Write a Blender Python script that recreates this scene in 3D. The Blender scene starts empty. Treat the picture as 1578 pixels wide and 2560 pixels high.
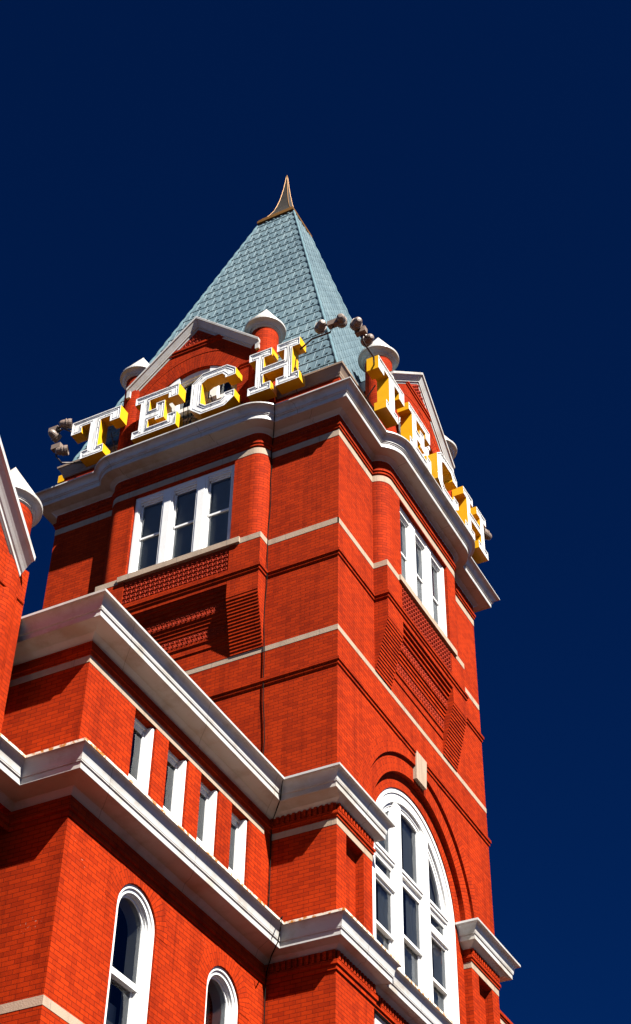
import bpy, math, random
from mathutils import Matrix, Vector
from mathutils.geometry import tessellate_polygon
random.seed(7)
S = bpy.context.scene
COL = S.collection

# ---------------------------------------------------------------- camera
cam = bpy.data.cameras.new('camera'); cam_o = bpy.data.objects.new('camera', cam); COL.objects.link(cam_o)
cam.sensor_fit = 'HORIZONTAL'; cam.sensor_width = 36.0; cam.lens = 91.083
cam.clip_start = 0.1; cam.clip_end = 6000
AZ, EL, ROLL = 2.06050688, 0.744312816, 0.019020721
dv = Vector((math.cos(EL)*math.cos(AZ), math.cos(EL)*math.sin(AZ), math.sin(EL)))
rv = dv.cross(Vector((0, 0, 1))).normalized(); uv_ = rv.cross(dv)
r2 = rv*math.cos(ROLL) + uv_*math.sin(ROLL); u2 = -rv*math.sin(ROLL) + uv_*math.cos(ROLL)
m = Matrix((r2, u2, -dv)).transposed().to_4x4(); m.translation = Vector((11.31011908, -22.25302747, 1.6985433))
cam_o.matrix_world = m
S.camera = cam_o

# ---------------------------------------------------------------- sky, sun, exposure
SUN = Vector((2.19, -1.0, 2.49)).normalized()
sun_el = math.asin(SUN.z)
sun_az = math.atan2(SUN.x, SUN.y)
w = bpy.data.worlds.new('World'); S.world = w; w.use_nodes = True
nt = w.node_tree; bg = nt.nodes['Background']
sky = nt.nodes.new('ShaderNodeTexSky'); sky.sky_type = 'NISHITA'; sky.sun_disc = False
sky.sun_elevation = sun_el; sky.sun_rotation = sun_az
sky.altitude = 3000; sky.air_density = 1.0; sky.dust_density = 0.0; sky.ozone_density = 6.0
hs = nt.nodes.new('ShaderNodeMix'); hs.data_type = 'RGBA'; hs.blend_type = 'MULTIPLY'; hs.inputs[0].default_value = 1.0
hs.inputs[7].default_value = (0.005, 0.067, 0.176, 1)      # deep polarised blue
nt.links.new(sky.outputs[0], hs.inputs[6])
tcw = nt.nodes.new('ShaderNodeTexCoord'); sxyz = nt.nodes.new('ShaderNodeSeparateXYZ'); nt.links.new(tcw.outputs['Generated'], sxyz.inputs[0])
rw = nt.nodes.new('ShaderNodeValToRGB'); nt.links.new(sxyz.outputs[2], rw.inputs[0])      # pale blue haze low over the horizon
rw.color_ramp.elements[0].position = 0.0; rw.color_ramp.elements[0].color = (1, 1, 1, 1)
rw.color_ramp.elements[1].position = 0.32; rw.color_ramp.elements[1].color = (0, 0, 0, 1)
hz = nt.nodes.new('ShaderNodeMix'); hz.data_type = 'RGBA'; nt.links.new(rw.outputs[0], hz.inputs[0])
nt.links.new(hs.outputs[2], hz.inputs[6]); hz.inputs[7].default_value = (1.6, 4.2, 8.5, 1)
nt.links.new(hz.outputs[2], bg.inputs[0])
bg.inputs[1].default_value = 0.05
sl = bpy.data.lights.new('sun', 'SUN'); sl.energy = 5.0; sl.angle = math.radians(0.5); sl.color = (1.0, 0.95, 0.87)
so = bpy.data.objects.new('sun', sl); COL.objects.link(so)
so.rotation_euler = (-SUN).to_track_quat('-Z', 'Y').to_euler()
vs = S.view_settings; vs.view_transform = 'Standard'; vs.look = 'None'; vs.gamma = 1.0; vs.use_curve_mapping = False
vs.exposure = 2.05
try:
    S.cycles.max_bounces = 8; S.cycles.transparent_max_bounces = 12
except Exception: pass

# ---------------------------------------------------------------- helpers
class MB:
    def __init__(s): s.v = []; s.f = []; s.uv = []; s.mi = []; s.sm = []
    def face(s, pts, uv=None, mi=0, smooth=False):
        b = len(s.v); s.v.extend([tuple(p) for p in pts]); s.f.append(tuple(range(b, b+len(pts))))
        s.mi.append(mi); s.sm.append(smooth)
        if uv is None:
            a = Vector((0, 0, 0)); n = len(pts)
            for i in range(n):
                p, q = Vector(pts[i]), Vector(pts[(i+1) % n]); a += p.cross(q)
            if a.length > 0: a.normalize()
            if abs(a.z) > 0.8: uv = [(p[0], p[1]) for p in pts]
            else:
                t = Vector((-a.y, a.x, 0)).normalized()
                h = math.sqrt(max(1e-6, 1-a.z*a.z))
                uv = [(p[0]*t.x+p[1]*t.y, p[2]/h) for p in pts]
        s.uv.append(list(uv))
    def box(s, xf, u0, u1, d0, d1, z0, z1, mi=0):
        P = lambda u, d, z: xf(u, d, z)
        s.face([P(u0,d1,z0),P(u1,d1,z0),P(u1,d1,z1),P(u0,d1,z1)], mi=mi)
        s.face([P(u1,d0,z0),P(u0,d0,z0),P(u0,d0,z1),P(u1,d0,z1)], mi=mi)
        s.face([P(u1,d1,z0),P(u1,d0,z0),P(u1,d0,z1),P(u1,d1,z1)], mi=mi)
        s.face([P(u0,d0,z0),P(u0,d1,z0),P(u0,d1,z1),P(u0,d0,z1)], mi=mi)
        s.face([P(u0,d1,z1),P(u1,d1,z1),P(u1,d0,z1),P(u0,d0,z1)], mi=mi)
        s.face([P(u0,d0,z0),P(u1,d0,z0),P(u1,d1,z0),P(u0,d1,z0)], mi=mi)
    def panel(s, xf, outer, holes, d, uvf=None, mi=0):
        polys = [outer]+list(holes)
        flat = [p for q in polys for p in q]
        tr = tessellate_polygon([[Vector((p[0], p[1], 0)) for p in q] for q in polys])
        for t in tr:
            P = [flat[i] for i in t]
            ar = (P[1][0]-P[0][0])*(P[2][1]-P[0][1])-(P[2][0]-P[0][0])*(P[1][1]-P[0][1])
            if abs(ar) < 1e-9: continue
            if ar < 0: P = [P[0], P[2], P[1]]
            w3 = [xf(p[0], d, p[1]) for p in P]
            s.face(w3, uv=[uvf(p[0], p[1]) for p in P] if uvf else None, mi=mi)
    def reveal(s, xf, poly, d0, d1, closed=True, mi=0):
        n = len(poly); L = 0
        for i in range(n if closed else n-1):
            a, b = poly[i], poly[(i+1) % n]; l = math.hypot(b[0]-a[0], b[1]-a[1])
            s.face([xf(a[0],d0,a[1]),xf(b[0],d0,b[1]),xf(b[0],d1,b[1]),xf(a[0],d1,a[1])],
                   uv=[(d0, L),(d0, L+l),(d1, L+l),(d1, L)], mi=mi)
            L += l
    def prism(s, xf, poly, d0, d1, mi=0, mis=None):
        s.panel(xf, poly, [], d1, mi=mi); s.panel(xf, poly, [], d0, mi=mi)
        s.reveal(xf, poly, d0, d1, True, mi=mi if mis is None else mis)
    def tube(s, pts, r, n=8, mi=0, closed=False, caps=True, smooth=True):
        P = [Vector(p) for p in pts]; rings = []
        N = len(P)
        for i in range(N):
            if closed: t = (P[(i+1) % N]-P[i-1])
            else: t = P[min(i+1, N-1)]-P[max(i-1, 0)]
            t.normalize(); a = Vector((0,0,1)) if abs(t.z) < .9 else Vector((1,0,0))
            x = t.cross(a).normalized(); y = t.cross(x)
            rr = r[i] if isinstance(r, (list, tuple)) else r
            rings.append([P[i]+(x*math.cos(2*math.pi*k/n)+y*math.sin(2*math.pi*k/n))*rr for k in range(n)])
        for i in range(N if closed else N-1):
            A, B = rings[i], rings[(i+1) % N]
            for k in range(n): s.face([A[k],A[(k+1)%n],B[(k+1)%n],B[k]], mi=mi, smooth=smooth)
        if caps and not closed:
            s.face(rings[0][::-1], mi=mi); s.face(rings[-1], mi=mi)
    def lathe(s, c, prof, n=40, axis='z', mi=0, smooth=False, uvr=None):
        for i in range(len(prof)-1):
            (r0, z0), (r1, z1) = prof[i], prof[i+1]
            for k in range(n):
                a0, a1 = 2*math.pi*k/n, 2*math.pi*(k+1)/n
                p = lambda r, a, z: (c[0]+r*math.cos(a), c[1]+r*math.sin(a), c[2]+z)
                q = [p(r0,a0,z0),p(r0,a1,z0),p(r1,a1,z1),p(r1,a0,z1)]
                uv = None
                if uvr: uv = [(uvr*a0, z0+c[2]),(uvr*a1, z0+c[2]),(uvr*a1, z1+c[2]),(uvr*a0, z1+c[2])]
                if r1 < 1e-4: q = q[:3]; uv = uv[:3] if uv else None
                elif r0 < 1e-4: q = [q[0], q[2], q[3]]; uv = [uv[0], uv[2], uv[3]] if uv else None
                s.face(q, uv=uv, mi=mi, smooth=smooth)
    def grid(s, rows, mi=0, uvs=None, smooth=False):
        for i in range(len(rows)-1):
            for j in range(len(rows[i])-1):
                q = [rows[i][j],rows[i][j+1],rows[i+1][j+1],rows[i+1][j]]
                s.face(q, uv=[uvs[i][j],uvs[i][j+1],uvs[i+1][j+1],uvs[i+1][j]] if uvs else None, mi=mi, smooth=smooth)
    def build(s, name, mats, parent=None, label=None):
        me = bpy.data.meshes.new(name)
        # weld identical corners so smooth shading works
        key = {}; vv = []; ff = []
        for f in s.f:
            g = []
            for i in f:
                k = tuple(round(c, 5) for c in s.v[i])
                if k not in key: key[k] = len(vv); vv.append(s.v[i])
                g.append(key[k])
            ff.append(g)
        keep = [i for i, g in enumerate(ff) if len(set(g)) == len(g)]
        me.from_pydata(vv, [], [ff[i] for i in keep])
        ul = me.uv_layers.new(name='UVMap'); k = 0
        for i in keep:
            for c in s.uv[i]: ul.data[k].uv = c; k += 1
        for pi, i in enumerate(keep):
            me.polygons[pi].material_index = s.mi[i]; me.polygons[pi].use_smooth = s.sm[i]
        for mt in (mats if isinstance(mats, (list, tuple)) else [mats]): me.materials.append(mt)
        me.update()
        o = bpy.data.objects.new(name, me); COL.objects.link(o)
        if parent is not None: o.parent = parent
        if label: o['label'] = label
        return o

def thing(name, label, cat, loc=(0, 0, 0), group=None):
    o = bpy.data.objects.new(name, None); COL.objects.link(o); o.location = loc
    o['label'] = label; o['category'] = cat
    if group: o['group'] = group
    o.empty_display_size = 0.3
    return o

W = 7.6
FR = {'R': lambda u, d, z: (d, u, z), 'L': lambda u, d, z: (u-W, -d, z),
      'B': lambda u, d, z: (-W-d, W-u, z), 'K': lambda u, d, z: (-u, W+d, z)}
XW, YW = -1.355, -6.02
FW = lambda u, d, z: (XW+d, u, z)            # wing, wall facing +X (u = y)
FV = lambda u, d, z: (u, YW-d, z)            # wing, wall facing -Y (u = x)
XB = -2.9
FG = lambda u, d, z: (XB+d, u, z)            # gabled block wall

# ---------------------------------------------------------------- materials
def newmat(name):
    mt = bpy.data.materials.new(name); mt.use_nodes = True
    n = mt.node_tree; p = n.nodes['Principled BSDF']; return mt, n, p
def N(n, t, **kw):
    x = n.nodes.new(t)
    for k, v in kw.items():
        if hasattr(x, k): setattr(x, k, v)
        else: x.inputs[k].default_value = v
    return x
def ramp(n, src, stops):
    r = n.nodes.new('ShaderNodeValToRGB'); n.links.new(src, r.inputs[0])
    e = r.color_ramp.elements
    e[0].position, e[0].color = stops[0][0], (*stops[0][1], 1) if len(stops[0][1]) == 3 else stops[0][1]
    e[1].position, e[1].color = stops[-1][0], (*stops[-1][1], 1)
    for p, c in stops[1:-1]:
        q = e.new(p); q.color = (*c, 1)
    return r
def mix(n, a, b, fac, mode='MIX'):
    m_ = n.nodes.new('ShaderNodeMix'); m_.data_type = 'RGBA'; m_.blend_type = mode
    for sck, v in ((m_.inputs[0], fac), (m_.inputs[6], a), (m_.inputs[7], b)):
        if hasattr(v, 'is_linked') or isinstance(v, bpy.types.NodeSocket): n.links.new(v, sck)
        elif isinstance(v, (tuple, list)): sck.default_value = (*v, 1) if len(v) == 3 else v
        else: sck.default_value = v
    return m_.outputs[2]

def brick_mat(name, c1=(0.243, 0.0172, 0.0010), c2=(0.145, 0.0088, 0.0008), mortar=(0.110, 0.0080, 0.0014), stain=0.6):
    mt, n, p = newmat(name)
    tc = N(n, 'ShaderNodeTexCoord')
    # a little waviness so courses are not ruler straight
    nz0 = N(n, 'ShaderNodeTexNoise', Scale=1.3, Detail=2.0); n.links.new(tc.outputs['Object'], nz0.inputs['Vector'])
    add = N(n, 'ShaderNodeVectorMath', operation='MULTIPLY_ADD')
    n.links.new(nz0.outputs['Color'], add.inputs[0]); add.inputs[1].default_value = (0.008, 0.008, 0); n.links.new(tc.outputs['UV'], add.inputs[2])
    b = N(n, 'ShaderNodeTexBrick'); b.offset = 0.5; b.squash = 1.0
    b.inputs['Scale'].default_value = 1.0; b.inputs['Brick Width'].default_value = 0.215; b.inputs['Row Height'].default_value = 0.0765
    b.inputs['Mortar Size'].default_value = 0.0055; b.inputs['Mortar Smooth'].default_value = 0.25; b.inputs['Bias'].default_value = -0.35
    b.inputs['Color1'].default_value = (*c1, 1); b.inputs['Color2'].default_value = (*c2, 1); b.inputs['Mortar'].default_value = (*mortar, 1)
    n.links.new(add.outputs[0], b.inputs['Vector'])
    # odd dark bricks: second brick texture with strong bias
    b2 = N(n, 'ShaderNodeTexBrick'); b2.offset = 0.5
    for k, v in (('Scale', 1.0), ('Brick Width', 0.215), ('Row Height', 0.0765), ('Mortar Size', 0.0), ('Bias', -0.78)): b2.inputs[k].default_value = v
    b2.inputs['Color1'].default_value = (1, 1, 1, 1); b2.inputs['Color2'].default_value = (0.30, 0.26, 0.30, 1)
    mp = N(n, 'ShaderNodeVectorMath', operation='ADD'); mp.inputs[1].default_value = (4.3*0.215*10, 0.0765*40, 0)
    n.links.new(add.outputs[0], mp.inputs[0]); n.links.new(mp.outputs[0], b2.inputs['Vector'])
    nzd = N(n, 'ShaderNodeTexNoise', Scale=0.9, Detail=5.0, Roughness=0.65); n.links.new(tc.outputs['Object'], nzd.inputs['Vector'])
    rd = ramp(n, nzd.outputs['Fac'], [(0.38, (0, 0, 0)), (0.62, (1, 1, 1))])
    c = mix(n, b.outputs['Color'], b2.outputs['Color'], rd.outputs[0], 'MULTIPLY')
    # broad weathering
    nz = N(n, 'ShaderNodeTexNoise', Scale=0.55, Detail=6.0, Roughness=0.6); n.links.new(tc.outputs['Object'], nz.inputs['Vector'])
    r1 = ramp(n, nz.outputs['Fac'], [(0.3, (0.80, 0.76, 0.74)), (0.55, (1, 1, 1)), (0.75, (1.08, 1.12, 1.15))])
    c = mix(n, c, r1.outputs[0], 1.0, 'MULTIPLY')
    # soot streaks running down
    mpn = N(n, 'ShaderNodeMapping'); mpn.inputs['Scale'].default_value = (3.2, 3.2, 0.22); n.links.new(tc.outputs['Object'], mpn.inputs[0])
    nst = N(n, 'ShaderNodeTexNoise', Scale=1.0, Detail=5.0, Roughness=0.7); n.links.new(mpn.outputs[0], nst.inputs['Vector'])
    rs = ramp(n, nst.outputs['Fac'], [(0.30, (0.62, 0.58, 0.56)), (0.50, (1, 1, 1))])
    c = mix(n, c, rs.outputs[0], 0.85, 'MULTIPLY')
    # pale flecks of lime
    nf = N(n, 'ShaderNodeTexNoise', Scale=26.0, Detail=2.0); n.links.new(tc.outputs['Object'], nf.inputs['Vector'])
    nf2 = N(n, 'ShaderNodeTexNoise', Scale=1.7, Detail=2.0); n.links.new(tc.outputs['Object'], nf2.inputs['Vector'])
    mm = N(n, 'ShaderNodeMath', operation='MULTIPLY'); n.links.new(nf.outputs['Fac'], mm.inputs[0]); n.links.new(nf2.outputs['Fac'], mm.inputs[1])
    rf = ramp(n, mm.outputs[0], [(0.505, (0, 0, 0)), (0.53, (1, 1, 1))])
    c = mix(n, c, (0.24, 0.105, 0.073), rf.outputs[0])
    n.links.new(c, p.inputs['Base Color'])
    p.inputs['Roughness'].default_value = 0.85; p.inputs['Specular IOR Level'].default_value = 0.05
    bp = N(n, 'ShaderNodeBump', Strength=0.9, Distance=0.006)
    inv = N(n, 'ShaderNodeMath', operation='SUBTRACT'); inv.inputs[0].default_value = 1.0; n.links.new(b.outputs['Fac'], inv.inputs[1])
    nb = N(n, 'ShaderNodeTexNoise', Scale=45.0, Detail=3.0); n.links.new(tc.outputs['Object'], nb.inputs['Vector'])
    ad = N(n, 'ShaderNodeMath', operation='MULTIPLY_ADD'); n.links.new(nb.outputs['Fac'], ad.inputs[0]); ad.inputs[1].default_value = 0.35; n.links.new(inv.outputs[0], ad.inputs[2])
    n.links.new(ad.outputs[0], bp.inputs['Height']); n.links.new(bp.outputs[0], p.inputs['Normal'])
    return mt

def plain_mat(name, col, rough=0.5, spec=0.3, metal=0.0, var=0.12, scale=3.0, dirt=None, bump=0.0, bscale=30.0, streak=False, pos=(0.25, 0.5)):
    mt, n, p = newmat(name)
    tc = N(n, 'ShaderNodeTexCoord')
    nz = N(n, 'ShaderNodeTexNoise', Scale=scale, Detail=6.0, Roughness=0.65)
    if streak:
        mp = N(n, 'ShaderNodeMapping'); mp.inputs['Scale'].default_value = (1.0, 1.0, 0.18); n.links.new(tc.outputs['Object'], mp.inputs[0]); n.links.new(mp.outputs[0], nz.inputs['Vector'])
    else: n.links.new(tc.outputs['Object'], nz.inputs['Vector'])
    lo = tuple(c*(1-var*2) for c in col) if dirt is None else dirt
    r = ramp(n, nz.outputs['Fac'], [(pos[0], lo), (pos[1], col), (0.8, tuple(min(1, c*(1+var*0.5)) for c in col))])
    n.links.new(r.outputs[0], p.inputs['Base Color'])
    p.inputs['Roughness'].default_value = rough; p.inputs['Specular IOR Level'].default_value = spec; p.inputs['Metallic'].default_value = metal
    if bump:
        nb = N(n, 'ShaderNodeTexNoise', Scale=bscale, Detail=3.0); n.links.new(tc.outputs['Object'], nb.inputs['Vector'])
        bp = N(n, 'ShaderNodeBump', Strength=bump, Distance=0.01); n.links.new(nb.outputs['Fac'], bp.inputs['Height']); n.links.new(bp.outputs[0], p.inputs['Normal'])
    return mt

BRICK = brick_mat('red_brick')
TERRA = plain_mat('terracotta', (0.2025, 0.01458, 0.00243), 0.8, 0.15, var=0.22, scale=9)
WHITE = plain_mat('white_cornice_paint', (0.3159, 0.31185, 0.30375), 0.42, 0.35, var=0.05, scale=1.6, dirt=(0.2268, 0.19845, 0.162), bump=0.15, bscale=6)
def add_joints(mt, pitch):
    n = mt.node_tree; p = n.nodes['Principled BSDF']; src = p.inputs['Base Color'].links[0].from_socket
    tc = N(n, 'ShaderNodeTexCoord'); sp = N(n, 'ShaderNodeSeparateXYZ'); n.links.new(tc.outputs['UV'], sp.inputs[0])
    def mth(op, a, b):
        x = N(n, 'ShaderNodeMath', operation=op); n.links.new(a, x.inputs[0]); x.inputs[1].default_value = b; return x.outputs[0]
    f = N(n, 'ShaderNodeMath', operation='FRACT'); n.links.new(mth('DIVIDE', sp.outputs[0], pitch), f.inputs[0])
    g = mth('GREATER_THAN', f.outputs[0], 1-0.012/pitch)
    # rust and water marks that start at some joints
    n1 = N(n, 'ShaderNodeTexNoise', Scale=0.9, Detail=3.0); n.links.new(tc.outputs['Object'], n1.inputs['Vector'])
    r = ramp(n, n1.outputs['Fac'], [(0.60, (0, 0, 0)), (0.72, (1, 1, 1))])
    c = mix(n, src, (0.26, 0.17, 0.10), mth('MULTIPLY', r.outputs[0], 0.45))
    c = mix(n, c, (0.10, 0.085, 0.075), mth('MULTIPLY', g, 0.75))
    n.links.new(c, p.inputs['Base Color'])
CORN = plain_mat('white_sheet_metal_cornice', (0.3159, 0.31185, 0.30375), 0.40, 0.35, var=0.05, scale=1.6, dirt=(0.2106, 0.1782, 0.1377), bump=0.2, bscale=6)
add_joints(CORN, 2.45)
SASH = plain_mat('white_window_paint', (0.5184, 0.5184, 0.5103), 0.4, 0.35, var=0.04, scale=5)
STONE = plain_mat('limestone', (0.243, 0.18225, 0.13365), 0.85, 0.15, var=0.14, scale=4, bump=0.4, bscale=40, streak=True)
RUST = plain_mat('rusty_white_drip_edge', (0.4536, 0.4212, 0.3564), 0.5, 0.3, var=0.05, scale=11, dirt=(0.2916, 0.1053, 0.0162), pos=(0.42, 0.50))
YELLOW = plain_mat('yellow_letter_enamel', (0.48, 0.25, 0.0008), 0.45, 0.35, var=0.06, scale=3)
LETW = plain_mat('white_letter_enamel', (0.5346, 0.5346, 0.53055), 0.4, 0.35, var=0.06, scale=7, dirt=(0.3888, 0.3807, 0.3483), pos=(0.34, 0.50), streak=True)
NEON = plain_mat('pale_neon_tube', (0.6885, 0.6885, 0.6642), 0.15, 0.6, var=0.02)
add_joints(STONE, 1.25)
DARKM = plain_mat('dark_bronze_metal', (0.03645, 0.02268, 0.0162), 0.5, 0.4, var=0.25, scale=20)
LAMPM = plain_mat('brown_lamp_paint', (0.1377, 0.10125, 0.081), 0.45, 0.4, var=0.15, scale=14)
CABLE = plain_mat('black_cable', (0.008, 0.007, 0.006), 0.95, 0.02, var=0.1)
GUTTER = plain_mat('weathered_copper_gutter', (0.1944, 0.14175, 0.1053), 0.5, 0.35, var=0.15, scale=2.5)
BRONZE = plain_mat('bronze_cap', (0.03078, 0.02673, 0.02187), 0.5, 0.4, metal=0.3, var=0.2, scale=4)
GOLD = plain_mat('gilded_edge', (0.162, 0.07695, 0.01782), 0.45, 0.4, metal=0.5, var=0.2, scale=8)
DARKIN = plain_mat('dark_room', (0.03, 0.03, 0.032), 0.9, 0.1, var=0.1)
BLIND = plain_mat('grey_blind', (0.2106, 0.21465, 0.2106), 0.9, 0.1, var=0.06, scale=2)
CURT = plain_mat('pale_curtain', (0.3726, 0.38475, 0.3726), 0.9, 0.1, var=0.06, scale=2)
ROOFD = plain_mat('roof_deck_felt', (0.03645, 0.01458, 0.00891), 0.9, 0.1, var=0.15)
GROUND = plain_mat('dark_brown_paving', (0.02754, 0.00972, 0.00405), 0.9, 0.1, var=0.12, scale=0.2)

def shingle_mat():
    mt, n, p = newmat('grey_green_metal_shingle')
    tc = N(n, 'ShaderNodeTexCoord'); sp = N(n, 'ShaderNodeSeparateXYZ'); n.links.new(tc.outputs['UV'], sp.inputs[0])
    def math_(op, a, b=None):
        x = N(n, 'ShaderNodeMath', operation=op)
        for i, v in enumerate((a, b)):
            if v is None: continue
            if isinstance(v, (int, float)): x.inputs[i].default_value = v
            else: n.links.new(v, x.inputs[i])
        return x.outputs[0]
    U, V = sp.outputs[0], sp.outputs[1]
    a = math_('FRACT', math_('ADD', U, math_('MULTIPLY', V, 0.5))); b = math_('FRACT', math_('SUBTRACT', U, math_('MULTIPLY', V, 0.5)))
    da = math_('ABSOLUTE', math_('SUBTRACT', a, 0.5)); db = math_('ABSOLUTE', math_('SUBTRACT', b, 0.5))
    h = math_('MAXIMUM', da, db)
    seam = math_('GREATER_THAN', h, 0.465)
    nz = N(n, 'ShaderNodeTexNoise', Scale=1.1, Detail=6.0, Roughness=0.6); n.links.new(tc.outputs['Object'], nz.inputs['Vector'])
    r = ramp(n, nz.outputs['Fac'], [(0.3, (0.048, 0.080, 0.098)), (0.5, (0.074, 0.116, 0.136)), (0.72, (0.108, 0.155, 0.172))])
    nz2 = N(n, 'ShaderNodeTexNoise', Scale=9.0, Detail=4.0); n.links.new(tc.outputs['Object'], nz2.inputs['Vector'])
    r2_ = ramp(n, nz2.outputs['Fac'], [(0.35, (0.80, 0.80, 0.82)), (0.6, (1, 1, 1))])
    c = mix(n, r.outputs[0], r2_.outputs[0], 0.7, 'MULTIPLY')
    c = mix(n, c, (0.028, 0.05, 0.062), math_('MULTIPLY', seam, 0.25))
    n.links.new(c, p.inputs['Base Color']); p.inputs['Roughness'].default_value = 0.5; p.inputs['Specular IOR Level'].default_value = 0.35
    bp = N(n, 'ShaderNodeBump', Strength=0.45, Distance=0.02); n.links.new(h, bp.inputs['Height']); n.links.new(bp.outputs[0], p.inputs['Normal'])
    return mt
SHINGLE = shingle_mat()
RIDGE = plain_mat('grey_green_ridge_roll', (0.06885, 0.11745, 0.1377), 0.75, 0.1, var=0.15, scale=5)

def glass_mat():
    mt = bpy.data.materials.new('window_glass'); mt.use_nodes = True; n = mt.node_tree; n.nodes.clear()
    o = N(n, 'ShaderNodeOutputMaterial'); mx = N(n, 'ShaderNodeMixShader')
    t = N(n, 'ShaderNodeBsdfTransparent'); t.inputs[0].default_value = (0.74, 0.78, 0.80, 1)
    g = N(n, 'ShaderNodeBsdfGlossy'); g.inputs['Roughness'].default_value = 0.03; g.inputs[0].default_value = (0.9, 0.95, 1, 1)
    lw = N(n, 'ShaderNodeLayerWeight', Blend=0.25)
    tc = N(n, 'ShaderNodeTexCoord'); nz = N(n, 'ShaderNodeTexNoise', Scale=1.6, Detail=1.0); n.links.new(tc.outputs['Object'], nz.inputs['Vector'])
    bp = N(n, 'ShaderNodeBump', Strength=0.3, Distance=0.05); n.links.new(nz.outputs['Fac'], bp.inputs['Height']); n.links.new(bp.outputs[0], g.inputs['Normal'])
    ad = N(n, 'ShaderNodeMath', operation='MULTIPLY_ADD'); n.links.new(lw.outputs['Fresnel'], ad.inputs[0]); ad.inputs[1].default_value = 0.9; ad.inputs[2].default_value = 0.05; ad.use_clamp = True
    n.links.new(ad.outputs[0], mx.inputs[0]); n.links.new(t.outputs[0], mx.inputs[1]); n.links.new(g.outputs[0], mx.inputs[2]); n.links.new(mx.outputs[0], o.inputs[0])
    return mt
GLASS = glass_mat()

# ---------------------------------------------------------------- plan paths and sweeps
def line_x(p, a, q, b):
    det = a[0]*(-b[1]) + b[0]*a[1]
    if abs(det) < 1e-9: return p
    t = ((q[0]-p[0])*(-b[1]) + b[0]*(q[1]-p[1]))/det
    return (p[0]+a[0]*t, p[1]+a[1]*t)

def sweep(mb, pts, profs, closed=False, mi=0, caps=True):
    """sweep profile [(p outward, z)] along a plan polyline with mitred corners; outward = right-hand side. profs: one per segment or one for all"""
    n = len(pts); ns = n if closed else n-1
    if not isinstance(profs[0][0], (tuple, list)): profs = [profs]*ns
    segs = []
    for i in range(ns):
        a, b = pts[i], pts[(i+1) % n]; l = math.hypot(b[0]-a[0], b[1]-a[1])
        d = ((b[0]-a[0])/l, (b[1]-a[1])/l); segs.append((a, d, (d[1], -d[0]), l))
    np_ = len(profs[0]); cols = []
    for j in range(n):
        col = []
        for i in range(np_):
            if closed or 0 < j < n-1:
                s0, s1 = segs[(j-1) % ns], segs[j % ns]; p0, p1 = profs[(j-1) % ns][i], profs[j % ns][i]
                A = (pts[j][0]+s0[2][0]*p0[0], pts[j][1]+s0[2][1]*p0[0]); B = (pts[j][0]+s1[2][0]*p1[0], pts[j][1]+s1[2][1]*p1[0])
                if abs(s0[1][0]*s1[1][1]-s0[1][1]*s1[1][0]) < 1e-6: q = A
                else: q = line_x(A, s0[1], B, s1[1])
                z = (p0[1]+p1[1])/2
            else:
                k = 0 if j == 0 else ns-1; p0 = profs[k][i]; sg = segs[k]
                q = (pts[j][0]+sg[2][0]*p0[0], pts[j][1]+sg[2][1]*p0[0]); z = p0[1]
            col.append((q[0], q[1], z))
        cols.append(col)
    for j in range(ns):
        A, B = cols[j], cols[(j+1) % n]
        l0 = sum(q[3] for q in segs[:j]); l1 = l0+segs[j][3]
        for i in range(np_-1): mb.face([A[i], B[i], B[i+1], A[i+1]], uv=[(l0, profs[j][i][1]), (l1, profs[j][i][1]), (l1, profs[j][i+1][1]), (l0, profs[j][i+1][1])], mi=mi)
    if caps and not closed:
        mb.face(cols[0], mi=mi); mb.face(cols[-1][::-1], mi=mi)

BP, U1, U2, RQ = 0.333, 1.70, 5.90, 0.333      # bay projection and extent along the face
def bay_path(p, nq=9, square=False):
    """offset plan path (u, d) of one tower side; same vertex count for every p"""
    out = [(-p, p)]
    if square:
        out += [(U1-p, p), (U1-p, BP+p), (U2+p, BP+p), (U2+p, p), (W+p, p)]
        return out
    cu = U1+RQ; r = RQ+p
    pe = max(p, 0.0)
    a0 = math.asin(min(1, pe/r)) if r > 0 else 0
    for k in range(nq+1):
        a = a0 + (math.pi/2-a0)*k/nq
        out.append((cu-r*math.cos(a), r*math.sin(a) if p >= 0 else r*math.sin(a)))
    for k in range(nq+1):
        a = math.pi/2 - (math.pi/2-a0)*k/nq
        out.append((W-cu+r*math.cos(a), r*math.sin(a)))
    out.append((W+p, p))
    return out
def bay_sweep(mb, prof, square=False, sides='RLBK', mi=0, skip=None):
    for k in sides:
        xf = FR[k]; rows = []
        for p, z in prof: rows.append([xf(u, d, z) for u, d in bay_path(p, square=square)])
        for i in range(len(rows)-1):
            L = 0
            for j in range(len(rows[i])-1):
                l = math.dist(rows[i][j], rows[i][j+1])
                q = [rows[i][j], rows[i][j+1], rows[i+1][j+1], rows[i+1][j]]
                smooth = (not square) and (1 <= j <= 9 or 11 <= j <= 19)
                mb.face(q, uv=[(L, prof[i][1]), (L+l, prof[i][1]), (L+l, prof[i+1][1]), (L, prof[i+1][1])], mi=mi, smooth=False)
                L += l

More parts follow.
